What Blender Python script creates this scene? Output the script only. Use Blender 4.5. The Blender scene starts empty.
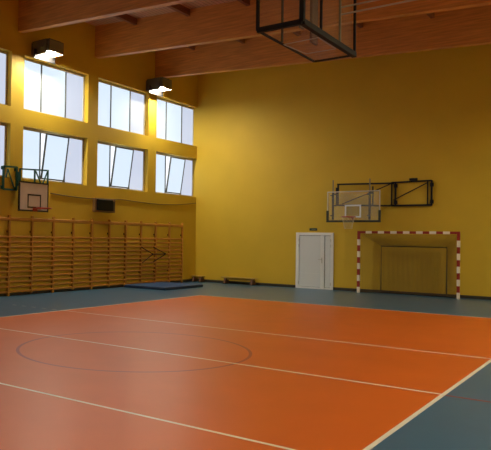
import bpy, math, random
from mathutils import Vector, Matrix

random.seed(7)
scene = bpy.context.scene
COL = scene.collection

# ------------------------------------------------------------------ dimensions (metres)
XL, XR = -3.725, 12.72            # window wall and opposite wall
YB, YF = 14.49, -14.5             # back wall and wall behind the viewer
ROOF0, SLOPE = 8.78, 0.053        # ceiling height at the window wall, fall per metre


def roof(x):
    return ROOF0 - SLOPE * (x - XL)


def beam_bottom(x):
    return 7.73 - SLOPE * (x - XL)


# ------------------------------------------------------------------ materials
def nt(name):
    m = bpy.data.materials.new(name)
    m.use_nodes = True
    t = m.node_tree
    b = t.nodes['Principled BSDF']
    return m, t, b


def mat(name, rgb, rough=0.6, metal=0.0, spec=0.5, var=0.0, scale=6.0, bump=0.0, stretch=(1, 1, 1), coat=0.0):
    m, t, b = nt(name)
    b.inputs['Base Color'].default_value = (*rgb, 1)
    b.inputs['Roughness'].default_value = rough
    b.inputs['Metallic'].default_value = metal
    b.inputs['Specular IOR Level'].default_value = spec
    b.inputs['Coat Weight'].default_value = coat
    if var or bump:
        tc = t.nodes.new('ShaderNodeTexCoord')
        mp = t.nodes.new('ShaderNodeMapping')
        mp.inputs['Scale'].default_value = stretch
        n = t.nodes.new('ShaderNodeTexNoise')
        n.inputs['Scale'].default_value = scale
        n.inputs['Detail'].default_value = 5
        t.links.new(tc.outputs['Object'], mp.inputs['Vector'])
        t.links.new(mp.outputs['Vector'], n.inputs['Vector'])
        if var:
            r = t.nodes.new('ShaderNodeValToRGB')
            r.color_ramp.elements[0].position = 0.3
            r.color_ramp.elements[1].position = 0.7
            r.color_ramp.elements[0].color = (*[c * (1 - var) for c in rgb], 1)
            r.color_ramp.elements[1].color = (*[min(1, c * (1 + var)) for c in rgb], 1)
            t.links.new(n.outputs['Fac'], r.inputs['Fac'])
            t.links.new(r.outputs['Color'], b.inputs['Base Color'])
        if bump:
            bp = t.nodes.new('ShaderNodeBump')
            bp.inputs['Strength'].default_value = bump
            bp.inputs['Distance'].default_value = 0.01
            t.links.new(n.outputs['Fac'], bp.inputs['Height'])
            t.links.new(bp.outputs['Normal'], b.inputs['Normal'])
    return m


def emit(name, rgb, strength):
    m, t, b = nt(name)
    b.inputs['Base Color'].default_value = (0.12, 0.12, 0.12, 1)
    b.inputs['Roughness'].default_value = 0.75
    b.inputs['Specular IOR Level'].default_value = 0.1
    b.inputs['Emission Color'].default_value = (*rgb, 1)
    b.inputs['Emission Strength'].default_value = strength
    return m


def clear(name, rgb, alpha, rough=0.15):
    """clear sheet: mostly transparent, a little glossy and tinted"""
    m, t, b = nt(name)
    b.inputs['Base Color'].default_value = (*rgb, 1)
    b.inputs['Roughness'].default_value = rough
    b.inputs['Alpha'].default_value = alpha
    return m


def planks(name, rgb, dark, width):
    """boards running along Y, with thin dark joints"""
    m, t, b = nt(name)
    tc = t.nodes.new('ShaderNodeTexCoord')
    w = t.nodes.new('ShaderNodeTexWave')
    w.wave_type = 'BANDS'
    w.bands_direction = 'X'
    w.inputs['Scale'].default_value = math.pi / (10 * width)
    w.inputs['Distortion'].default_value = 0.0
    r = t.nodes.new('ShaderNodeValToRGB')
    r.color_ramp.elements[0].position = 0.02
    r.color_ramp.elements[0].color = (*dark, 1)
    r.color_ramp.elements[1].position = 0.10
    r.color_ramp.elements[1].color = (*rgb, 1)
    n = t.nodes.new('ShaderNodeTexNoise')
    n.inputs['Scale'].default_value = 3
    mx = t.nodes.new('ShaderNodeMix')
    mx.data_type = 'RGBA'
    mx.blend_type = 'MULTIPLY'
    mx.inputs['Factor'].default_value = 0.25
    t.links.new(tc.outputs['Object'], w.inputs['Vector'])
    t.links.new(tc.outputs['Object'], n.inputs['Vector'])
    t.links.new(w.outputs['Fac'], r.inputs['Fac'])
    t.links.new(r.outputs['Color'], mx.inputs['A'])
    t.links.new(n.outputs['Color'], mx.inputs['B'])
    t.links.new(mx.outputs['Result'], b.inputs['Base Color'])
    b.inputs['Roughness'].default_value = 0.6
    return m


M = {
    'wall': mat('yellow_paint', (0.61, 0.402, 0.028), 0.62, var=0.05, scale=0.8, spec=0.35),
    'blue': mat('blue_grey_floor', (0.036, 0.115, 0.20), 0.31, var=0.06, scale=2.0, spec=0.6),
    'orange': mat('orange_floor', (0.56, 0.106, 0.008), 0.42, var=0.04, scale=1.5, spec=0.45),
    'line': mat('white_line_paint', (0.72, 0.66, 0.55), 0.4),
    'redline': mat('dark_red_line_paint', (0.29, 0.026, 0.022), 0.4),
    'faintred': mat('worn_red_line_paint', (0.45, 0.085, 0.012), 0.4),
    'beam': mat('glued_timber', (0.58, 0.26, 0.068), 0.5, var=0.22, scale=5, stretch=(0.25, 1, 4)),
    'ceiling': planks('ceiling_boards', (0.62, 0.39, 0.24), (0.34, 0.19, 0.11), 0.14),
    'purlin': mat('purlin_timber', (0.24, 0.085, 0.03), 0.6, var=0.2, scale=6, stretch=(3, 0.3, 3)),
    'base': mat('dark_skirting', (0.035, 0.028, 0.018), 0.5),
    'wood': mat('pine', (0.50, 0.225, 0.032), 0.6, spec=0.3, var=0.12, scale=8, stretch=(3, 0.6, 3)),
    'bench': mat('pale_yellow_wood', (0.40, 0.25, 0.03), 0.5, var=0.1, scale=8, stretch=(0.6, 3, 3)),
    'woodpost': mat('pine_post', (0.52, 0.24, 0.036), 0.6, spec=0.3, var=0.12, scale=8, stretch=(3, 3, 0.4)),
    'mat': mat('blue_vinyl', (0.016, 0.07, 0.19), 0.4, var=0.05),
    'matside': mat('navy_vinyl', (0.010, 0.020, 0.05), 0.5),
    'frame': mat('window_frame_paint', (0.52, 0.47, 0.33), 0.5),
    'mullion': mat('grey_mullion', (0.10, 0.11, 0.11), 0.5),
    'pane': emit('frosted_pane_glow', (0.72, 0.86, 1.0), 0.76),  # pane emits by itself, standing in for daylight through the glass
    'pane2': emit('frosted_pane_dim_glow', (0.68, 0.76, 0.94), 0.66),  # same glass with a weaker, greyer glow for dimmer daylight
    'lamp': emit('floodlight_lens', (1.0, 0.93, 0.72), 560.0),
    'lampbody': mat('floodlight_housing', (0.10, 0.085, 0.06), 0.45, 0.3),
    'visor': mat('floodlight_visor', (0.22, 0.19, 0.10), 0.5),
    'reflector': mat('floodlight_reflector', (0.16, 0.14, 0.09), 0.5, 0.3),
    'green': mat('green_steel', (0.018, 0.11, 0.085), 0.45, 0.2),
    'black': mat('black_steel', (0.010, 0.009, 0.010), 0.6, 0.0, spec=0.2),
    'navy': mat('dark_blue_steel', (0.008, 0.009, 0.014), 0.6, 0.0, spec=0.25),
    'boardwhite': mat('white_board', (0.74, 0.65, 0.60), 0.5, var=0.03),
    'blackpaint': mat('black_paint', (0.02, 0.015, 0.012), 0.5),
    'rim': mat('red_rim', (0.42, 0.04, 0.018), 0.4),
    'net': mat('white_cord', (0.70, 0.64, 0.48), 0.8),
    'glass': clear('acrylic_board', (0.75, 0.76, 0.66), 0.12, 0.1),
    'smoked': clear('clear_panel', (0.42, 0.38, 0.30), 0.10, 0.15),
    'alu': mat('aluminium', (0.52, 0.51, 0.45), 0.4, 0.4),
    'rail': mat('dull_steel_rail', (0.22, 0.20, 0.13), 0.5, 0.3),
    'pad': mat('dark_rubber_pad', (0.022, 0.028, 0.018), 0.6),
    'doorwhite': mat('white_door', (0.66, 0.70, 0.74), 0.4),
    'doorframe': mat('white_door_frame', (0.76, 0.78, 0.80), 0.4),
    'doorgap': mat('door_gap_shade', (0.06, 0.08, 0.10), 0.6),
    'steel': mat('brushed_steel', (0.55, 0.55, 0.53), 0.35, 0.8),
    'goalwhite': mat('goal_white', (0.80, 0.71, 0.60), 0.4),
    'goalred': mat('goal_red', (0.30, 0.020, 0.014), 0.4),
    'goalnet': mat('goal_net_cord', (0.12, 0.058, 0.022), 0.8),
    'darktube': mat('dark_tube', (0.06, 0.045, 0.02), 0.5, 0.3),
    'sign': mat('dark_green_sign', (0.02, 0.055, 0.03), 0.5),
    'signpale': mat('pale_sign_strip', (0.16, 0.20, 0.12), 0.5),
    'brown': mat('brown_box', (0.20, 0.10, 0.03), 0.55, var=0.1),
    'screen': mat('black_screen', (0.004, 0.004, 0.005), 0.5, spec=0.2),
    'cable': mat('dark_cable', (0.07, 0.045, 0.02), 0.6),
    'darkwood': mat('dark_wood', (0.13, 0.05, 0.02), 0.5),
}


# ------------------------------------------------------------------ mesh builder (world coordinates)
class MB:
    def __init__(self):
        self.v, self.f, self.mi, self.slots = [], [], [], []

    def _slot(self, m):
        if m not in self.slots:
            self.slots.append(m)
        return self.slots.index(m)

    def add(self, vs, fs, m):
        k = len(self.v)
        s = self._slot(m)
        self.v += [Vector(q) for q in vs]
        for f in fs:
            self.f.append([i + k for i in f])
            self.mi.append(s)
        return self

    def box(self, lo, hi, m, bevel=0.0, xf=None):
        x0, y0, z0 = lo
        x1, y1, z1 = hi
        if bevel <= 0:
            vs = [(x0, y0, z0), (x1, y0, z0), (x1, y1, z0), (x0, y1, z0), (x0, y0, z1), (x1, y0, z1), (x1, y1, z1), (x0, y1, z1)]
            fs = [(3, 2, 1, 0), (4, 5, 6, 7), (0, 1, 5, 4), (1, 2, 6, 5), (2, 3, 7, 6), (3, 0, 4, 7)]
        else:
            b = bevel

            def ring(z, i):
                a = i
                return [(x0 + a + (b if a < b else 0) * 0, y0 + a, z), (x1 - a, y0 + a, z), (x1 - a, y1 - a, z), (x0 + a, y1 - a, z)]
            vs = ring(z0, b) + ring(z0 + b, 0) + ring(z1 - b, 0) + ring(z1, b)
            fs = [(3, 2, 1, 0), (12, 13, 14, 15)]
            for r in range(3):
                for i in range(4):
                    j = (i + 1) % 4
                    fs.append((r * 4 + i, r * 4 + j, r * 4 + 4 + j, r * 4 + 4 + i))
        if xf is not None:
            vs = [xf @ Vector(q) for q in vs]
        return self.add(vs, fs, m)

    def prism(self, pts, y0, y1, m):
        """polygon in XZ extruded along Y"""
        n = len(pts)
        vs = [(x, y0, z) for x, z in pts] + [(x, y1, z) for x, z in pts]
        fs = [tuple(range(n)), tuple(range(2 * n - 1, n - 1, -1))]
        fs += [(i, i + n, (i + 1) % n + n, (i + 1) % n) for i in range(n)]
        return self.add(vs, fs, m)

    def tube(self, pts, r, m, n=8, closed=False):
        pts = [Vector(q) for q in pts]
        k = len(pts)
        vs, fs = [], []
        up = None
        for i, q in enumerate(pts):
            if closed:
                d = pts[(i + 1) % k] - pts[i - 1]
            else:
                d = pts[min(i + 1, k - 1)] - pts[max(i - 1, 0)]
            d.normalize()
            if up is None:
                a = Vector((0, 0, 1)) if abs(d.z) < 0.9 else Vector((1, 0, 0))
                up = (a - d * a.dot(d)).normalized()
            else:
                up = (up - d * up.dot(d)).normalized()
            s = d.cross(up)
            for j in range(n):
                t = 2 * math.pi * j / n
                vs.append(q + (up * math.cos(t) + s * math.sin(t)) * r)
        for i in range(k if closed else k - 1):
            a, b = i * n, ((i + 1) % k) * n
            for j in range(n):
                jj = (j + 1) % n
                fs.append((a + j, a + jj, b + jj, b + j))
        if not closed:
            fs.append(tuple(range(n - 1, -1, -1)))
            fs.append(tuple((k - 1) * n + j for j in range(n)))
        return self.add(vs, fs, m)

    def bar(self, a, b, w, m, h=None):
        """square-section bar from a to b"""
        a, b = Vector(a), Vector(b)
        h = w if h is None else h
        d = (b - a).normalized()
        ref = Vector((0, 0, 1)) if abs(d.z) < 0.95 else Vector((1, 0, 0))
        s = d.cross(ref).normalized() * (w / 2)
        u = s.cross(d).normalized() * (h / 2)
        vs = [a - s - u, a + s - u, a + s + u, a - s + u, b - s - u, b + s - u, b + s + u, b - s + u]
        fs = [(0, 1, 2, 3), (7, 6, 5, 4), (0, 4, 5, 1), (1, 5, 6, 2), (2, 6, 7, 3), (3, 7, 4, 0)]
        return self.add(vs, fs, m)

    def build(self, name, parent=None, smooth=False, loc=None):
        o_loc = Vector(loc) if loc is not None else (Vector(parent['_o']) if parent is not None else Vector((0, 0, 0)))
        me = bpy.data.meshes.new(name)
        me.from_pydata([tuple(q - o_loc) for q in self.v], [], self.f)
        for s in self.slots:
            me.materials.append(s)
        me.polygons.foreach_set('material_index', self.mi)
        if smooth:
            me.polygons.foreach_set('use_smooth', [True] * len(me.polygons))
        me.validate()
        import bmesh
        bm = bmesh.new()
        bm.from_mesh(me)
        bmesh.ops.recalc_face_normals(bm, faces=bm.faces)
        bm.to_mesh(me)
        bm.free()
        o = bpy.data.objects.new(name, me)
        COL.objects.link(o)
        if parent is not None:
            o.parent = parent
            o['_o'] = tuple(parent['_o'])
        else:
            o.location = o_loc
            o['_o'] = tuple(o_loc)
        return o


def thing(name, loc, label=None, cat=None, group=None, kind=None):
    o = bpy.data.objects.new(name, None)
    o.empty_display_size = 0.2
    o.location = loc
    o['_o'] = tuple(loc)
    COL.objects.link(o)
    return tag(o, label, cat, group, kind)


def tag(o, label=None, cat=None, group=None, kind=None):
    if label:
        o['label'] = label
    if cat:
        o['category'] = cat
    if group:
        o['group'] = group
    if kind:
        o['kind'] = kind
    return o


def struct(o):
    o['kind'] = 'structure'
    return o


def copy_tree(root, delta, label=None, group=None):
    """a copy of a thing with copies of its parts and sub-parts"""
    def rec(o, parent):
        c = o.copy()
        COL.objects.link(c)
        if parent is not None:
            c.parent = parent
        for ch in [q for q in ALL if q.parent is o]:
            rec(ch, c)
        return c
    ALL = list(COL.objects)
    c = rec(root, None)
    c.location = Vector(root.location) + Vector(delta)
    if label:
        c['label'] = label
    if group:
        c['group'] = group
    return c


# ------------------------------------------------------------------ floor with its painted court
fl = MB()
fl.box((XL - 0.3, YF - 0.3, -0.2), (XR + 0.3, YB + 0.3, 0.0), M['blue'])


def patch(x0, y0, x1, y1, z, m):
    fl.add([(x0, y0, z), (x1, y0, z), (x1, y1, z), (x0, y1, z)], [(0, 1, 2, 3)], m)


def arc(cx, cy, r, w, a0, a1, z, m, n=64, dash=None):
    for i in range(n):
        if dash and (i // dash) % 2:
            continue
        t0, t1 = a0 + (a1 - a0) * i / n, a0 + (a1 - a0) * (i + 1) / n
        q = [(cx + rr * math.cos(t), cy + rr * math.sin(t), z) for rr, t in ((r - w / 2, t0), (r + w / 2, t0), (r + w / 2, t1), (r - w / 2, t1))]
        fl.add(q, [(0, 1, 2, 3)], m)


patch(0, -9, 9, 9, 0.001, M['orange'])
Z1, Z2 = 0.0015, 0.002
arc(4.5, 0, 1.8, 0.05, 0, 2 * math.pi, Z1, M['redline'], 96)              # centre circle
arc(3.05, 13.95, 6.0, 0.05, math.radians(250), math.radians(270), Z1, M['faintred'], 24)
arc(6.23, 13.95, 6.0, 0.05, math.radians(270), math.radians(300), Z1, M['faintred'], 36)
patch(3.05, 7.925, 6.23, 7.975, Z1, M['faintred'])
arc(4.65, 7.2, 1.8, 0.05, math.pi * 0.82, math.pi * 1.02, Z1, M['faintred'], 12)
for k in range(14):                                                        # broken nine metre line
    x0 = 1.4 + k * 0.44
    patch(x0, 5.42, x0 + 0.22, 5.47, Z1, M['faintred'])
patch(9.03, -0.05, XR - 0.3, 0.0, Z1, M['redline'])                         # half way line beyond the side line
w = 0.05
h2 = w / 2
patch(-h2, 9 - h2, 9 + h2, 9 + h2, Z2, M['line'])
patch(-h2, -9 - h2, 9 + h2, -9 + h2, Z2, M['line'])
patch(-h2, -9 + h2, h2, 9 - h2, Z2, M['line'])
patch(9 - h2, -9 + h2, 9 + h2, 9 - h2, Z2, M['line'])
for yy in (3, 0, -3):
    patch(h2, yy - 0.022, 9 - h2, yy + 0.022, Z2, M['line'])
for k in range(5):                                                         # broken extension of the attack line
    patch(-0.35 - 0.35 * k, 2.975, -0.2 - 0.35 * k, 3.025, Z2, M['line'])
struct(fl.build('floor'))

# ------------------------------------------------------------------ walls
OPEN_W, PITCH, Y0 = 2.83, 3.325, 5.04
starts = [Y0 + PITCH * k for k in range(-5, 3)]
ZR = [(3.43, 5.0), (5.5, 7.1)]
T = 0.3
wl = MB()
for z0, z1 in ((0, 3.43), (5.0, 5.5), (7.1, ROOF0 + 0.1)):
    wl.box((XL - T, YF - T, z0), (XL, YB + T, z1), M['wall'])
edges = [YF - T] + [e for s in starts for e in (s, s + OPEN_W)] + [YB + T]
for z0, z1 in ZR:
    for i in range(0, len(edges), 2):
        wl.box((XL - T, edges[i], z0), (XL, edges[i + 1], z1), M['wall'])
struct(wl.build('wall_left'))

wb = MB()
wb.prism([(XL - T, 0), (XR + T, 0), (XR + T, roof(XR + T) + 0.02), (XL - T, roof(XL - T) + 0.02)], YB, YB + T, M['wall'])
struct(wb.build('wall_back'))
wf = MB()
wf.prism([(XL - T, 0), (XR + T, 0), (XR + T, roof(XR + T) + 0.02), (XL - T, roof(XL - T) + 0.02)], YF - T, YF, M['wall'])
struct(wf.build('wall_front'))
wr = MB()
wr.box((XR, YF - T, 0), (XR + T, YB + T, roof(XR) + 0.05), M['wall'])
struct(wr.build('wall_right'))
ce = MB()
ce.prism([(XL - T, roof(XL - T)), (XR + T, roof(XR + T)), (XR + T, roof(XR + T) + 0.2), (XL - T, roof(XL - T) + 0.2)], YF - T, YB + T, M['ceiling'])
struct(ce.build('ceiling'))

DX0, DX1 = 0.66, 2.06                     # door opening in the skirting
bb = MB()
bb.box((XL + 0.02, YB - 0.02, 0), (DX0, YB, 0.10), M['base'], 0.004)
bb.box((DX1, YB - 0.02, 0), (XR, YB, 0.10), M['base'], 0.004)
struct(bb.build('baseboard_back'))
struct(MB().box((XL, YF, 0), (XL + 0.02, YB, 0.10), M['base'], 0.004).build('baseboard_left'))
struct(MB().box((XR - 0.02, YF, 0), (XR, YB - 0.02, 0.10), M['base'], 0.004).build('baseboard_right'))

# ------------------------------------------------------------------ timber roof
BEAMS = [4.76 + 3.39 * k for k in range(-5, 3)]
BW = 0.20
for y in BEAMS:
    b = MB()
    b.prism([(XL, beam_bottom(XL)), (XR, beam_bottom(XR)), (XR, roof(XR)), (XL, roof(XL))], y, y + BW, M['beam'])
    tag(struct(b.build('ceiling_beam', loc=(XL, y, beam_bottom(XL)))), group='laminated timber ceiling beams')
for i, y in enumerate(BEAMS[2:]):
    y1 = (BEAMS[2:] + [YB])[i + 1]
    for k in range(8):
        x = -2.0 + 2.0 * k
        if x > XR - 0.5:
            continue
        p = MB()
        p.prism([(x - 0.05, roof(x) - 0.2), (x + 0.05, roof(x) - 0.2), (x + 0.05, roof(x + 0.05)), (x - 0.05, roof(x - 0.05))], y + BW, y1, M['purlin'])
        tag(struct(p.build('ceiling_purlin', loc=(x, y + BW, roof(x) - 0.2))), group='purlins between the ceiling beams')

# ------------------------------------------------------------------ windows
XG = XL - 0.20                             # glass plane
n = 0
for k, s in enumerate(starts):
    for row, (z0, z1) in enumerate(ZR):
        n += 1
        y0, y1 = s, s + OPEN_W
        root = thing('window_%d' % n, (XG, s, z0), kind='structure')
        fr = MB()
        a = 0.055
        fr.box((XG - 0.05, y0, z0), (XG + 0.03, y1, z0 + a), M['frame'])
        fr.box((XG - 0.05, y0, z1 - a - 0.02), (XG + 0.03, y1, z1), M['frame'])
        fr.box((XG - 0.05, y0, z0 + a), (XG + 0.03, y0 + a, z1 - a), M['frame'])
        fr.box((XG - 0.05, y1 - a, z0 + a), (XG + 0.03, y1, z1 - a), M['frame'])
        fr.build('window_frame', root)
        w3 = (OPEN_W - 2 * a) / 3
        ys = [y0 + a + 3 * w3 * q for q in (0.0, 0.30, 0.695, 1.0)]
        for i in (1, 2):
            MB().box((XG - 0.05, ys[i] - 0.022, z0 + a), (XG + 0.025, ys[i] + 0.022, z1 - a), M['mullion']).build('mullion', root)
        for i in range(3):
            if row == 0 and i == 1:
                continue
            q0 = ys[i] + (0.022 if i else 0)
            q1 = ys[i + 1] - (0.022 if i < 2 else 0)
            MB().box((XG - 0.02, q0, z0 + a), (XG, q1, z1 - a), M['pane2'] if i == 2 else M['pane']).build('pane', root)
        if row == 0:                        # middle casement tilts into the hall, hinged at its foot
            piv = Vector((XG + 0.03, 0, z0 + a + 0.01))
            xf = Matrix.Translation(piv) @ Matrix.Rotation(math.radians(8.5), 4, 'Y') @ Matrix.Translation(-piv)
            q0, q1, r0, r1 = ys[1] + 0.03, ys[2] - 0.03, z0 + a + 0.01, z1 - a - 0.03
            sa = MB()
            c = 0.045
            for lo, hi in (((q0, r0), (q1, r0 + c)), ((q0, r1 - c), (q1, r1)), ((q0, r0 + c), (q0 + c, r1 - c)), ((q1 - c, r0 + c), (q1, r1 - c))):
                sa.box((XG + 0.005, lo[0], lo[1]), (XG + 0.045, hi[0], hi[1]), M['mullion'], xf=xf)
            so = sa.build('sash', root)
            MB().box((XG + 0.015, q0 + c, r0 + c), (XG + 0.03, q1 - c, r1 - c), M['pane'], xf=xf).build('pane', so)

# ------------------------------------------------------------------ double door in the back wall
d = thing('door_1', (1.36, YB, 0), kind='structure')
yd = YB - 0.05
f = MB()
f.box((DX0, yd, 0), (DX0 + 0.12, YB, 2.02), M['doorframe'], 0.006)
f.box((DX1 - 0.10, yd, 0), (DX1, YB, 2.02), M['doorframe'], 0.006)
f.box((DX0 + 0.12, yd, 1.92), (DX1 - 0.10, YB, 2.02), M['doorframe'], 0.006)
f.box((DX0 + 0.02, yd - 0.02, 0), (DX1 - 0.02, YB, 0.06), M['doorframe'], 0.006)
f.build('door_frame', d)
MB().box((DX0 + 0.12, YB - 0.008, 0.06), (DX1 - 0.10, YB - 0.001, 1.92), M['doorgap']).build('gap_shade', d)  # dark sheet behind the leaves, shade of the door gaps put in as colour
lf = MB()
lf.box((DX0 + 0.135, YB - 0.04, 0.07), (1.585, YB - 0.01, 1.905), M['doorwhite'], 0.004)
lf.box((DX0 + 0.135, YB - 0.045, 0.55), (1.585, YB - 0.04, 0.56), M['doorframe'])
leaf = lf.build('door_leaf', d)
ml = MB().box((1.592, YB - 0.055, 0.06), (1.735, YB - 0.01, 1.915), M['doorframe'], 0.006).build('meeting_stile', d)
h = MB()
h.box((1.63, YB - 0.062, 0.93), (1.67, YB - 0.055, 1.13), M['steel'])
h.tube([(1.65, YB - 0.06, 1.06), (1.65, YB - 0.10, 1.06), (1.53, YB - 0.10, 1.06)], 0.011, M['steel'])
h.build('door_handle', ml)
MB().box((1.76, YB - 0.04, 0.07), (DX1 - 0.11, YB - 0.01, 1.905), M['doorwhite'], 0.004).build('door_leaf', d)
for x in (DX0 + 0.115, DX1 - 0.085):
    for z in (0.2, 1.55, 1.75):
        MB().tube([(x, yd - 0.012, z - 0.05), (x, yd - 0.012, z + 0.05)], 0.014, M['steel']).build('hinge', d)

sg = thing('exit_sign', (1.30, YB, 2.09), 'small dark green sign plate above the white door', 'sign')
MB().box((1.16, YB - 0.02, 2.09), (1.44, YB, 2.18), M['sign'], 0.003).build('sign_plate', sg)
MB().box((1.24, YB - 0.0215, 2.12), (1.40, YB - 0.02, 2.15), M['signpale']).build('arrow_strip', sg)

# ------------------------------------------------------------------ wall bars
def wall_bars(y, label):
    r = thing('wall_bars', (XL + 0.02, y, 0), label, 'wall bars', 'wooden wall bars along the window wall')
    L = 1.782
    x0, x1 = XL + 0.045, XL + 0.125
    for c, (a, b) in enumerate(((0.001, 0.031), (L / 2 - 0.024, L / 2 + 0.024), (L - 0.031, L - 0.001))):
        MB().box((x0, y + a, 0.0 if c != 1 else 0.06), (x1, y + b, 2.34), M['woodpost'], 0.006).build('post', r)
        for z in (0.5, 1.86):
            MB().box((XL, y + a + 0.005, z - 0.03), (x0, y + b - 0.005, z + 0.03), M['black']).build('wall_bracket', r)
    for i in range(12):
        z = 0.12 + 0.144 * i
        q = MB()
        prof = [(0.014 * math.cos(t) + XL + 0.098, z + 0.033 * math.sin(t)) for t in [2 * math.pi * j / 12 for j in range(12)]]
        q.prism(prof, y + 0.015, y + L - 0.015, M['wood'])
        q.build('rung', r)
    MB().box((XL + 0.07, y + 0.02, 2.17), (XL + 0.118, y + L - 0.02, 2.27), M['wood'], 0.012).build('top_rail', r)
    return r


bar_labels = [
    'wooden wall bars unit cut off by the photo edge, beyond the white backboard',
    'wooden wall bars unit directly below the white backboard',
    'wooden wall bars unit between those under the backboard and under the black monitor',
    'wooden wall bars unit under the black wall monitor',
    'wooden wall bars unit behind the blue mat, second from the room corner',
    'wooden wall bars unit at the end of the row, next to the room corner',
]
for i, lb in enumerate(bar_labels):
    wall_bars(2.71 + 1.782 * i, lb)

# folded rod frame hooked over the bars
xr = XL + 0.15
rf = MB()
A = {'a': (10.67, 1.40), 'b': (11.38, 1.14), 'c': (12.2, 1.14), 'd': (10.75, 0.84), 'e': (11.40, 1.40), 'f': (11.42, 0.86)}
for p, q in ('ab', 'bc', 'db', 'ec', 'fc'):
    rf.tube([(xr, *A[p]), (xr, *A[q])], 0.016, M['black'])
rt = thing('rod_frame', (xr, 11.4, 1.14), 'thin black metal rod frame hung on the wall bars above the blue mat', 'rod frame')
rf.build('rods', rt)
for y in (11.36, 12.2):
    MB().tube([(xr, y, 1.14), (xr - 0.01, y, 1.165), (XL + 0.10, y, 1.16), (XL + 0.068, y, 1.13)], 0.007, M['black']).build('hook', rt)

# ------------------------------------------------------------------ crash mat
mt = thing('gym_mat', (-2.6, 10.85, 0), 'flat blue gym mat lying on the floor by the wall bars', 'mat')
MB().box((-3.54, 9.67, 0.0), (-1.79, 12.02, 0.085), M['matside'], 0.012).build('mat_body', mt)
MB().box((-3.525, 9.685, 0.085), (-1.805, 12.005, 0.095), M['mat'], 0.004).build('mat_cover', mt)

# ------------------------------------------------------------------ benches
def bench(x0, x1, y, legs, z, label):
    b = thing('low_bench', ((x0 + x1) / 2, y, 0), label, 'bench')
    MB().box((x0, y - 0.12, z - 0.04), (x1, y + 0.12, z), M['bench'], 0.008).build('seat', b)
    MB().box((x0 + 0.06, y - 0.02, z - 0.11), (x1 - 0.06, y + 0.02, z - 0.04), M['bench'], 0.004).build('stretcher', b)
    for x in legs:
        q = MB()
        q.add([(x - 0.04, y - 0.16, 0.03), (x + 0.04, y - 0.16, 0.03), (x + 0.04, y + 0.16, 0.03), (x - 0.04, y + 0.16, 0.03),
               (x - 0.04, y - 0.09, z - 0.04), (x + 0.04, y - 0.09, z - 0.04), (x + 0.04, y + 0.09, z - 0.04), (x - 0.04, y + 0.09, z - 0.04)],
              [(3, 2, 1, 0), (4, 5, 6, 7), (0, 1, 5, 4), (1, 2, 6, 5), (2, 3, 7, 6), (3, 0, 4, 7)], M['darkwood'])
        g = q.build('leg', b)
        MB().box((x - 0.05, y - 0.18, 0), (x + 0.05, y + 0.18, 0.03), M['pad'], 0.004).build('foot', g)


bench(-3.66, -3.14, 14.22, (-3.56, -3.24), 0.25, 'short low wooden bench standing in the room corner behind the mat')
bench(-2.32, -0.86, 14.28, (-2.15, -0.99), 0.27, 'low wooden bench along the yellow wall between the corner and the door')

# ------------------------------------------------------------------ wall monitor and drooping cable
mo = thing('wall_monitor', (XL, 8.7, 2.57), 'small black monitor in a brown frame on the wall above the wall bars', 'monitor')
c = MB()
y0, y1, z0, z1 = 8.16, 9.20, 2.58, 3.04
c.box((XL, y0, z0), (XL + 0.12, y1, z1), M['brown'], 0.006)
c.build('frame', mo)
MB().box((XL + 0.12, y0 + 0.07, z0 + 0.05), (XL + 0.19, y1 - 0.20, z1 - 0.04), M['screen'], 0.01).build('screen', mo)
MB().box((XL + 0.12, y1 - 0.18, z0 + 0.05), (XL + 0.135, y1 - 0.05, z1 - 0.08), M['darktube'], 0.004).build('side_panel', mo)

pts = []
for i in range(60):
    t = i / 59
    y = 6.2 + t * (YB - 0.03 - 6.2)
    u = (y - 6.2) / 3.4 if y < 9.6 else (y - 9.6) / (YB - 9.6)
    z = 3.07 + 0.0 * y - 0.06 * math.sin(math.pi * u) + (0.12 * max(0, (y - 11.5) / 3) ** 2)
    pts.append((XL + 0.012, y, z))
cb = MB().tube(pts, 0.012, M['cable'], 6).build('wall_cable', loc=pts[0], smooth=True)
tag(cb, 'thin dark cable sagging along the wall under the windows', 'cable')

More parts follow.
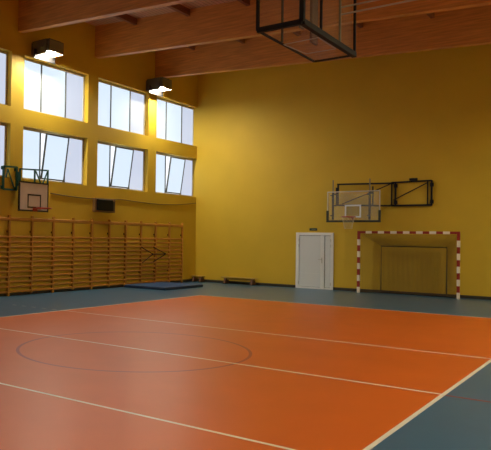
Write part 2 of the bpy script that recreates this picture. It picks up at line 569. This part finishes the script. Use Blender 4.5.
# ------------------------------------------------------------------ floodlights
def floodlight(y, label, flip=1, x=XL):
    f = flip
    z = 7.30 if f > 0 else 6.2
    r = thing('floodlight', (x, y, z), label, 'floodlight', 'floodlights on the long walls')
    ax = x + f * 0.45
    a, b, top, lip = 0.25, 0.30, 0.26, -0.10

    def hb(m_, x0, x1, y0, y1, z0, z1, m, bev=0.0):
        p, q = sorted((ax + f * x0, ax + f * x1))
        m_.box((p, y + y0, z + z0), (q, y + y1, z + z1), m, bev)
    br = MB()
    hb(br, -0.455, -0.43, -b - 0.06, b + 0.06, -0.14, 0.22, M['lampbody'])
    hb(br, -0.43, 0.16, -b - 0.045, -b - 0.02, -0.16, 0.26, M['lampbody'])
    hb(br, -0.43, 0.05, b + 0.02, b + 0.045, 0.0, 0.12, M['lampbody'])
    for sy in (-1, 1):
        br.tube([(ax, y + sy * b * 0.98, z + 0.06), (ax, y + sy * (b + 0.06), z + 0.06)], 0.03, M['lampbody'])
    br.build('bracket', r)
    hs = MB()
    hb(hs, -a, a, -b, b, top - 0.02, top, M['lampbody'], 0.004)
    hb(hs, -a, -a + 0.015, -b - 0.13, b + 0.13, -0.27, 0.0, M['black'])  # back plate added deep and wide to keep lamp light off the wall
    hb(hs, -a, -a + 0.015, -b, b, 0.0, top - 0.02, M['lampbody'])
    hb(hs, -a + 0.015, a, -b, -b + 0.015, lip, top - 0.02, M['lampbody'])
    hb(hs, -a + 0.015, a, b - 0.015, b, lip, top - 0.02, M['lampbody'])
    for i in range(6):
        hb(hs, -a + 0.06 + i * 0.07, -a + 0.075 + i * 0.07, -0.24, 0.24, top, top + 0.04, M['lampbody'])
    hs.build('housing', r)
    vz = MB()
    hb(vz, a - 0.015, a, -b + 0.015, b - 0.015, lip, top - 0.02, M['visor'])
    vz.build('visor', r)
    rl = MB()
    hb(rl, -a + 0.015, a - 0.015, -b + 0.015, b - 0.015, 0.03, 0.06, M['reflector'])
    rl.build('reflector', r)
    ls = MB()
    vs, fs = [], []
    N = 24
    for zz, sc in ((0.03, 0.9), (-0.02, 1.0), (-0.065, 0.85), (-0.10, 0.5)):
        for j in range(N):
            t = 2 * math.pi * j / N
            vs.append((ax + 0.15 * sc * math.cos(t), y + 0.185 * sc * math.sin(t), z + zz))
    for q in range(3):
        for j in range(N):
            jj = (j + 1) % N
            fs.append((q * N + j, q * N + jj, q * N + N + jj, q * N + N + j))
    fs.append(tuple(range(N)))
    fs.append(tuple(3 * N + j for j in range(N)))
    ls.add(vs, fs, M['lamp'])
    ls.build('lens', r, smooth=True)


floodlight(5.66, 'lit floodlight on the window wall above the white backboard')
floodlight(11.35, 'lit floodlight on the window wall, the one closer to the room corner')
floodlight(-5.8, 'lit floodlight on the window wall level with the camera')
for y in (11.35, 5.62, -0.1, -5.8):  # unseen lamps added along this wall to brighten the hall
    floodlight(y, 'unseen floodlight added on the windowless long wall, bay %s' % {11.35: 'by the goal', 5.62: 'beside the court end', -0.1: 'beside mid court', -5.8: 'beside the camera'}[y], -1, XR)

# ------------------------------------------------------------------ basketball hoops
def rim_and_net(root, c, dirv, with_net):
    """rim ring of 0.45 m, c = point on the board face, dirv = outward direction"""
    c, dv = Vector(c), Vector(dirv)
    cen = c + dv * 0.375
    ring = [cen + Vector((0.225 * math.cos(t), 0.225 * math.sin(t), 0)) for t in [2 * math.pi * i / 28 for i in range(28)]]
    r = MB().tube(ring, 0.016, M['rim'], 8, True)
    side = Vector((-dv.y, dv.x, 0))
    r.bar(c + side * 0.06 - Vector((0, 0, 0.02)), c + side * 0.06 + dv * 0.18 - Vector((0, 0, 0.02)), 0.02, M['rim'])
    r.bar(c - side * 0.06 - Vector((0, 0, 0.02)), c - side * 0.06 + dv * 0.18 - Vector((0, 0, 0.02)), 0.02, M['rim'])
    r.bar(c + dv * 0.001 - Vector((0, 0, 0.09)), c + dv * 0.001 + Vector((0, 0, 0.02)), 0.18, M['rim'], 0.02)
    rm = r.build('rim', root, smooth=False)
    if with_net:
        nb = MB()
        for i in range(12):
            for s in (1, -1):
                line = []
                for k in range(7):
                    t = 2 * math.pi * (i + s * k * 0.5) / 12
                    rad = 0.22 - 0.10 * (k / 6) ** 0.7
                    line.append(cen + Vector((rad * math.cos(t), rad * math.sin(t), -0.40 * k / 6)))
                nb.tube(line, 0.0025, M['net'], 4)
        nb.build('net', rm)


# wooden training board on the window wall
r = thing('basketball_hoop', (XL, 5.1, 2.4), 'basketball hoop with white wooden backboard and green folding bracket on the window wall', 'basketball hoop')
xb = XL + 0.30
by0, by1, bz0, bz1 = 4.645, 5.825, 2.46, 3.33
bd = MB().box((xb - 0.03, by0, bz0), (xb, by1, bz1), M['boardwhite']).build('backboard', r)
e = MB()
wd = 0.045
for lo, hi in (((by0, bz0), (by1, bz0 + wd)), ((by0, bz1 - wd), (by1, bz1)), ((by0, bz0 + wd), (by0 + wd, bz1 - wd)), ((by1 - wd, bz0 + wd), (by1, bz1 - wd))):
    e.box((xb - 0.035, lo[0], lo[1]), (xb + 0.006, hi[0], hi[1]), M['blackpaint'])
e.build('border', bd)
e = MB()
ty0, ty1, tz0, tz1 = 4.98, 5.52, 2.56, 2.97
for lo, hi in (((ty0, tz0), (ty1, tz0 + wd)), ((ty0, tz1 - wd), (ty1, tz1)), ((ty0, tz0 + wd), (ty0 + wd, tz1 - wd)), ((ty1 - wd, tz0 + wd), (ty1, tz1 - wd))):
    e.box((xb, lo[0], lo[1]), (xb + 0.004, hi[0], hi[1]), M['blackpaint'])
e.build('target_square', bd)
rim_and_net(r, (xb + 0.004, 5.28, 2.555), (1, 0, 0), False)
fb = MB()
xw = XL + 0.06
for a, b in (((4.26, 3.07), (4.26, 3.73)), ((4.76, 3.07), (4.76, 3.76)), ((4.26, 3.07), (4.76, 3.07)), ((4.26, 3.72), (4.76, 3.74))):
    fb.bar((xw, *a), (xw, *b), 0.05, M['green'])
fb.bar((xw, 4.42, 3.66), (xw, 4.66, 3.14), 0.03, M['green'])
fb.bar((xw, 4.42, 3.66), (xw, 4.36, 3.40), 0.03, M['green'])
for z in (3.12, 3.68):
    for y in (4.26, 4.76):
        fb.box((XL, y - 0.05, z - 0.05), (xw - 0.02, y + 0.05, z + 0.05), M['green'])
fb.build('wall_frame', r)
fa = MB()
xa = XL + 0.16
for a, b in (((4.80, 3.69), (5.92, 3.74)), ((5.38, 2.75), (5.38, 3.73)), ((5.92, 2.75), (5.92, 3.76)), ((4.80, 3.10), (5.92, 3.10)), ((4.80, 3.10), (4.80, 3.70))):
    fa.bar((xa, *a), (xa, *b), 0.042, M['green'])
fa.bar((xa, 5.42, 3.68), (xa, 5.72, 3.18), 0.03, M['green'])
fa.bar((xa, 5.90, 3.70), (xa, 5.62, 3.14), 0.03, M['green'])
fa.build('folding_arm', r)
for y in (5.15, 5.55):
    mp = MB()
    mp.bar((xa + 0.02, y, 3.10), (xb - 0.03, y, 3.10), 0.04, M['green'])
    mp.bar((xa + 0.10, y, 2.70), (xa + 0.10, y, 3.14), 0.04, M['green'])
    mp.bar((xa + 0.10, y, 2.72), (xb - 0.03, y, 2.72), 0.04, M['green'])
    mp.build('board_mount', r)
MB().bar((xa, 4.80, 3.40), (xw, 4.78, 3.40), 0.05, M['green'], 0.4).build('pivot', r)

# clear board on the back wall with its side-folding truss
r = thing('basketball_hoop', (3.4, YB, 2.3), 'basketball hoop with clear backboard on a dark folding wall bracket above the goal', 'basketball hoop')
yb = 13.80
bx0, bx1, bz0, bz1 = 2.08, 3.875, 2.41, 3.425
bd = MB().box((bx0 + 0.02, yb, bz0 + 0.02), (bx1 - 0.02, yb + 0.015, bz1 - 0.02), M['glass']).build('backboard', r)
e = MB()
for lo, hi in (((bx0, bz0), (bx1, bz0 + 0.03)), ((bx0, bz1 - 0.03), (bx1, bz1)), ((bx0, bz0 + 0.03), (bx0 + 0.03, bz1 - 0.03)), ((bx1 - 0.03, bz0 + 0.03), (bx1, bz1 - 0.03))):
    e.box((lo[0], yb - 0.01, lo[1]), (hi[0], yb + 0.025, hi[1]), M['alu'])
e.build('edge_frame', bd)
e = MB()
tx0, tx1, tz0, tz1, wd = 2.70, 3.25, 2.53, 2.96, 0.05
for lo, hi in (((tx0, tz0), (tx1, tz0 + wd)), ((tx0, tz1 - wd), (tx1, tz1)), ((tx0, tz0 + wd), (tx0 + wd, tz1 - wd)), ((tx1 - wd, tz0 + wd), (tx1, tz1 - wd))):
    e.box((lo[0], yb - 0.004, lo[1]), (hi[0], yb, hi[1]), M['doorframe'])
e.build('target_square', bd)
e = MB()
e.box((bx0 - 0.02, yb - 0.025, bz0 - 0.04), (bx1 + 0.02, yb + 0.03, bz0 + 0.03), M['pad'], 0.008)
e.box((bx0 - 0.02, yb - 0.025, bz0 + 0.03), (bx0 + 0.05, yb + 0.03, bz0 + 0.36), M['pad'], 0.008)
e.box((bx1 - 0.05, yb - 0.025, bz0 + 0.03), (bx1 + 0.02, yb + 0.03, bz0 + 0.36), M['pad'], 0.008)
e.build('edge_padding', bd)
rim_and_net(r, (2.97, yb - 0.026, 2.54), (0, -1, 0), True)
ya = 14.30
fw_ = MB()                                 # fixed part on the wall
yw = YB - 0.06
for a, b, t in (((4.17, 2.92), (4.17, 3.72), 0.05), ((4.05, 2.92), (4.05, 3.72), 0.04), ((5.30, 2.92), (5.30, 3.74), 0.05), ((5.18, 2.92), (5.18, 3.73), 0.035),
                ((4.05, 2.94), (5.30, 2.94), 0.06), ((4.05, 3.71), (5.30, 3.73), 0.05)):
    fw_.bar((a[0], yw, a[1]), (b[0], yw, b[1]), t, M['navy'])
fw_.bar((4.10, yw, 3.12), (5.16, yw, 3.66), 0.03, M['navy'])
fw_.box((4.62, yw - 0.05, 3.75), (4.86, yw + 0.03, 3.83), M['navy'], 0.01)
for x in (4.17, 5.30):
    for z in (3.05, 3.6):
        fw_.box((x - 0.05, yw, z - 0.06), (x + 0.05, YB, z + 0.06), M['navy'])
fw_.build('wall_frame', r)
fa = MB()                                  # swinging part that carries the board
for a, b, t in (((2.24, 3.71), (4.05, 3.68), 0.055), ((2.24, 2.98), (4.05, 2.93), 0.055), ((2.27, 2.96), (2.27, 3.70), 0.05)):
    fa.bar((a[0], ya, a[1]), (b[0], ya, b[1]), t, M['navy'])
fa.bar((2.42, ya, 3.02), (3.72, ya, 3.52), 0.03, M['navy'])
fa.bar((3.72, ya, 3.52), (4.05, ya, 3.66), 0.03, M['navy'])
for z in (2.95, 3.68):
    fa.bar((4.05, ya, z), (4.10, yw, z), 0.05, M['navy'])
fa.build('folding_arm', r)
ym = 14.02
for x in (2.20, 3.46):
    mp = MB()
    mp.bar((x, ym, 2.46), (x, ym, 3.42), 0.06, M['navy'])
    for z in (2.96, 3.36):
        mp.bar((x, ym, z), (x, ya, z), 0.04, M['navy'])
    for z in (2.6, 3.3):
        mp.bar((x, ym, z), (x, yb + 0.02, z), 0.035, M['navy'])
    mp.bar((x, ya + 0.03, 2.96), (x, ya + 0.03, 3.6), 0.04, M['navy'])
    mp.build('board_mount', r)
    MB().bar((x, ym, 3.42), (x, ym, 3.84), 0.035, M['rail']).build('height_rail', r)

# ------------------------------------------------------------------ handball goal
g = thing('handball_goal', (4.66, 13.95, 0), 'red and white striped handball goal with a dark net in front of the back wall', 'goal')
GX0, GX1, GY = 3.08, 6.24, 13.95
cols = [M['goalwhite'], M['goalred']]
for x in (GX0, GX1 - 0.08):
    p = MB()
    for i in range(10):
        top = 2.0 if i < 9 else 2.08
        p.box((x, GY, 0.2 * i), (x + 0.08, GY + 0.08, 0.2 * (i + 1) if i < 9 else 2.08), cols[i % 2])
    p.build('post', g)
p = MB()
xs = GX0 + 0.08
bounds = [xs, xs + 0.2]
p.box((xs, GY, 2.0), (xs + 0.2, GY + 0.08, 2.08), cols[1])
for i in range(13):
    p.box((xs + 0.2 + 0.2 * i, GY, 2.0), (xs + 0.4 + 0.2 * i, GY + 0.08, 2.08), cols[i % 2])
p.box((xs + 2.8, GY, 2.0), (xs + 3.0, GY + 0.08, 2.08), cols[1])
p.build('crossbar', g)
RX0, RX1, RY, RZ = 3.74, 5.78, 14.38, 1.58
sp = MB()
sp.tube([(RX0, RY, 0.02), (RX0, RY, RZ), (RX1, RY, RZ), (RX1, RY, 0.02)], 0.018, M['darktube'])
for x, xx in ((GX0 + 0.04, RX0), (GX1 - 0.04, RX1)):
    sp.tube([(x, GY + 0.06, 0.03), (xx, RY, 0.03)], 0.018, M['darktube'])
sp.build('rear_support', g)


def loop(s, t):
    """point of the net surface: s runs round the goal mouth, t from mouth to rear frame"""
    x0, x1, z, y = GX0 + 0.06, GX1 - 0.06, 2.0, GY + 0.07
    front, back = [(x0, y, 0.04), (x0, y, z), (x1, y, z), (x1, y, 0.04)], [(RX0, RY, 0.04), (RX0, RY, RZ), (RX1, RY, RZ), (RX1, RY, 0.04)]
    i = min(2, int(s))
    u = s - i
    a = Vector(front[i]).lerp(Vector(front[i + 1]), u)
    b = Vector(back[i]).lerp(Vector(back[i + 1]), u)
    q = a.lerp(b, t)
    sag = 0.10 * math.sin(math.pi * t) * (math.sin(math.pi * min(max(u, 0), 1)) if i == 1 else 0.25)
    q.z = max(0.03, q.z - sag * (1 if i == 1 else 0))
    return q


nb = MB()
CR = 0.0029
S = [i / 56 for i in range(57)] + [1 + i / 88 for i in range(1, 89)] + [2 + i / 56 for i in range(1, 57)]
for s in S:
    nb.tube([loop(s, t / 5) for t in range(6)], CR, M['goalnet'], 3)
for k in range(1, 15):
    nb.tube([loop(s, k / 14) for s in [j / 8 for j in range(25)]], CR, M['goalnet'], 3)
nx, nz = 64, 50
for i in range(1, nx):
    x = RX0 + (RX1 - RX0) * i / nx
    nb.tube([(x, RY + 0.05 * math.sin(i * 1.3) * math.sin(math.pi * k / 6) * 0.6, RZ - (RZ - 0.03) * k / 6) for k in range(7)], CR, M['goalnet'], 3)
for k in range(1, nz):
    z = RZ - (RZ - 0.03) * k / nz
    nb.tube([(RX0 + (RX1 - RX0) * j / 8, RY, z) for j in range(9)], CR, M['goalnet'], 3)
nb.build('net', g)

# ------------------------------------------------------------------ hanging frame under the roof
cg = thing('hanging_frame', (6.8, 1.15, 4.7), 'black steel frame box with clear panels hanging from the ceiling beams', 'hanging frame')
x0, x1, ya, yc, zb, zt = 6.48, 7.15, 0.20, 2.19, 4.70, 6.40
bt = MB()
bt.bar((x0, ya, zb), (x1, ya, zb), 0.06, M['black'], 0.07)
bt.bar((x1, ya, zb), (x1, yc, zb), 0.07, M['black'], 0.08)
bt.bar((x1, yc, zb), (x0, yc, zb), 0.025, M['black'], 0.03)
bt.bar((x0, yc, zb), (x0, ya, zb), 0.025, M['black'], 0.03)
bt.build('bottom_frame', cg)
tp = MB()
for a, b in (((x0, ya), (x1, ya)), ((x1, ya), (x1, yc)), ((x1, yc), (x0, yc)), ((x0, yc), (x0, ya))):
    tp.bar((*a, zt), (*b, zt), 0.05, M['black'])
tp.build('top_frame', cg)
for x, y, t in ((x0, ya, 0.04), (x1, ya, 0.06), (x1, yc, 0.035)):
    MB().bar((x, y, zb), (x, y, roof(x)), t, M['black']).build('upright', cg)
MB().bar((x0, yc, zt), (x0, yc, roof(x0)), 0.035, M['black']).build('upright', cg)
MB().bar((x0 + 0.04, 0.90, zb), (x0 + 0.04, 0.90, zt), 0.028, M['darktube']).build('brace', cg)
MB().bar((x1, 0.84, zb), (x1, 0.84, zt), 0.03, M['black']).build('brace', cg)
MB().bar((x1, 1.56, zb), (x1, 1.56, zt), 0.03, M['rail']).build('brace', cg)
MB().box((6.78, 1.30, zb + 0.05), (6.82, 1.52, zt), M['darkwood'], 0.004).build('inner_post', cg)
MB().box((6.94, 0.55, zb + 0.05), (6.97, 0.68, zt), M['rail'], 0.004).build('inner_post', cg)
bp_ = MB().box((x0 + 0.01, ya + 0.02, zb - 0.006), (x1 - 0.02, yc - 0.01, zb + 0.006), M['smoked']).build('bottom_panel', cg)
e = MB()
for a, b in (((6.50, 1.00), (7.06, 0.97)), ((7.06, 0.97), (7.05, 1.66)), ((7.05, 1.66), (6.57, 1.66)), ((6.57, 1.66), (6.50, 1.00))):
    e.bar((*a, zb - 0.008), (*b, zb - 0.008), 0.024, M['alu'], 0.004)
e.build('target_square', bp_)
MB().box((x0 + 0.02, ya - 0.005, zb + 0.03), (x1 - 0.03, ya + 0.005, zt - 0.03), M['smoked']).build('side_panel', cg)
MB().box((x1 - 0.045, ya + 0.04, zb + 0.05), (x1 - 0.037, yc - 0.02, zt - 0.03), M['smoked']).build('side_panel', cg)
for z in (5.17, 5.28):
    MB().tube([(x1, 1.56, z), (XR, 1.56, z)], 0.014, M['alu'], 6).build('stay_wire', cg)

# ------------------------------------------------------------------ daylight outside
wd = bpy.data.worlds.new('sky')
scene.world = wd
wd.use_nodes = True
bg = wd.node_tree.nodes['Background']
bg.inputs['Color'].default_value = (0.86, 0.92, 1.0, 1)
bg.inputs['Strength'].default_value = 1.1

# ------------------------------------------------------------------ camera (photo is a crop: shifted lens)
F, YAW, PITCH_, ROLL = 656.643, -0.669623, 0.0168114, 0.0156054
cy, sy = math.cos(YAW), math.sin(YAW)
fwd, rgt, up = Vector((sy, cy, 0)), Vector((cy, -sy, 0)), Vector((0, 0, 1))
f2 = fwd * math.cos(PITCH_) + up * math.sin(PITCH_)
u2 = up * math.cos(PITCH_) - fwd * math.sin(PITCH_)
r3 = rgt * math.cos(ROLL) + u2 * math.sin(ROLL)
u3 = u2 * math.cos(ROLL) - rgt * math.sin(ROLL)
cam = bpy.data.cameras.new('camera')
cam.sensor_fit = 'HORIZONTAL'
cam.sensor_width = 36
cam.lens = F * 36 / 491
cam.shift_x = 113.656 / 491
cam.shift_y = 1.4486 / 491
cam.clip_end = 200
co = bpy.data.objects.new('camera', cam)
mw = Matrix(((r3.x, u3.x, -f2.x, 10.86345), (r3.y, u3.y, -f2.y, -8.14138), (r3.z, u3.z, -f2.z, 1.74146), (0, 0, 0, 1)))
co.matrix_world = mw
COL.objects.link(co)
scene.camera = co

for o in COL.objects:
    if '_o' in o:
        del o['_o']

scene.view_settings.view_transform = 'Standard'
scene.view_settings.look = 'None'
scene.view_settings.gamma = 1
scene.view_settings.use_curve_mapping = False
scene.view_settings.exposure = 0.4
scene.cycles.use_denoising = True
scene.cycles.max_bounces = 10
scene.cycles.diffuse_bounces = 6
scene.cycles.transparent_max_bounces = 16
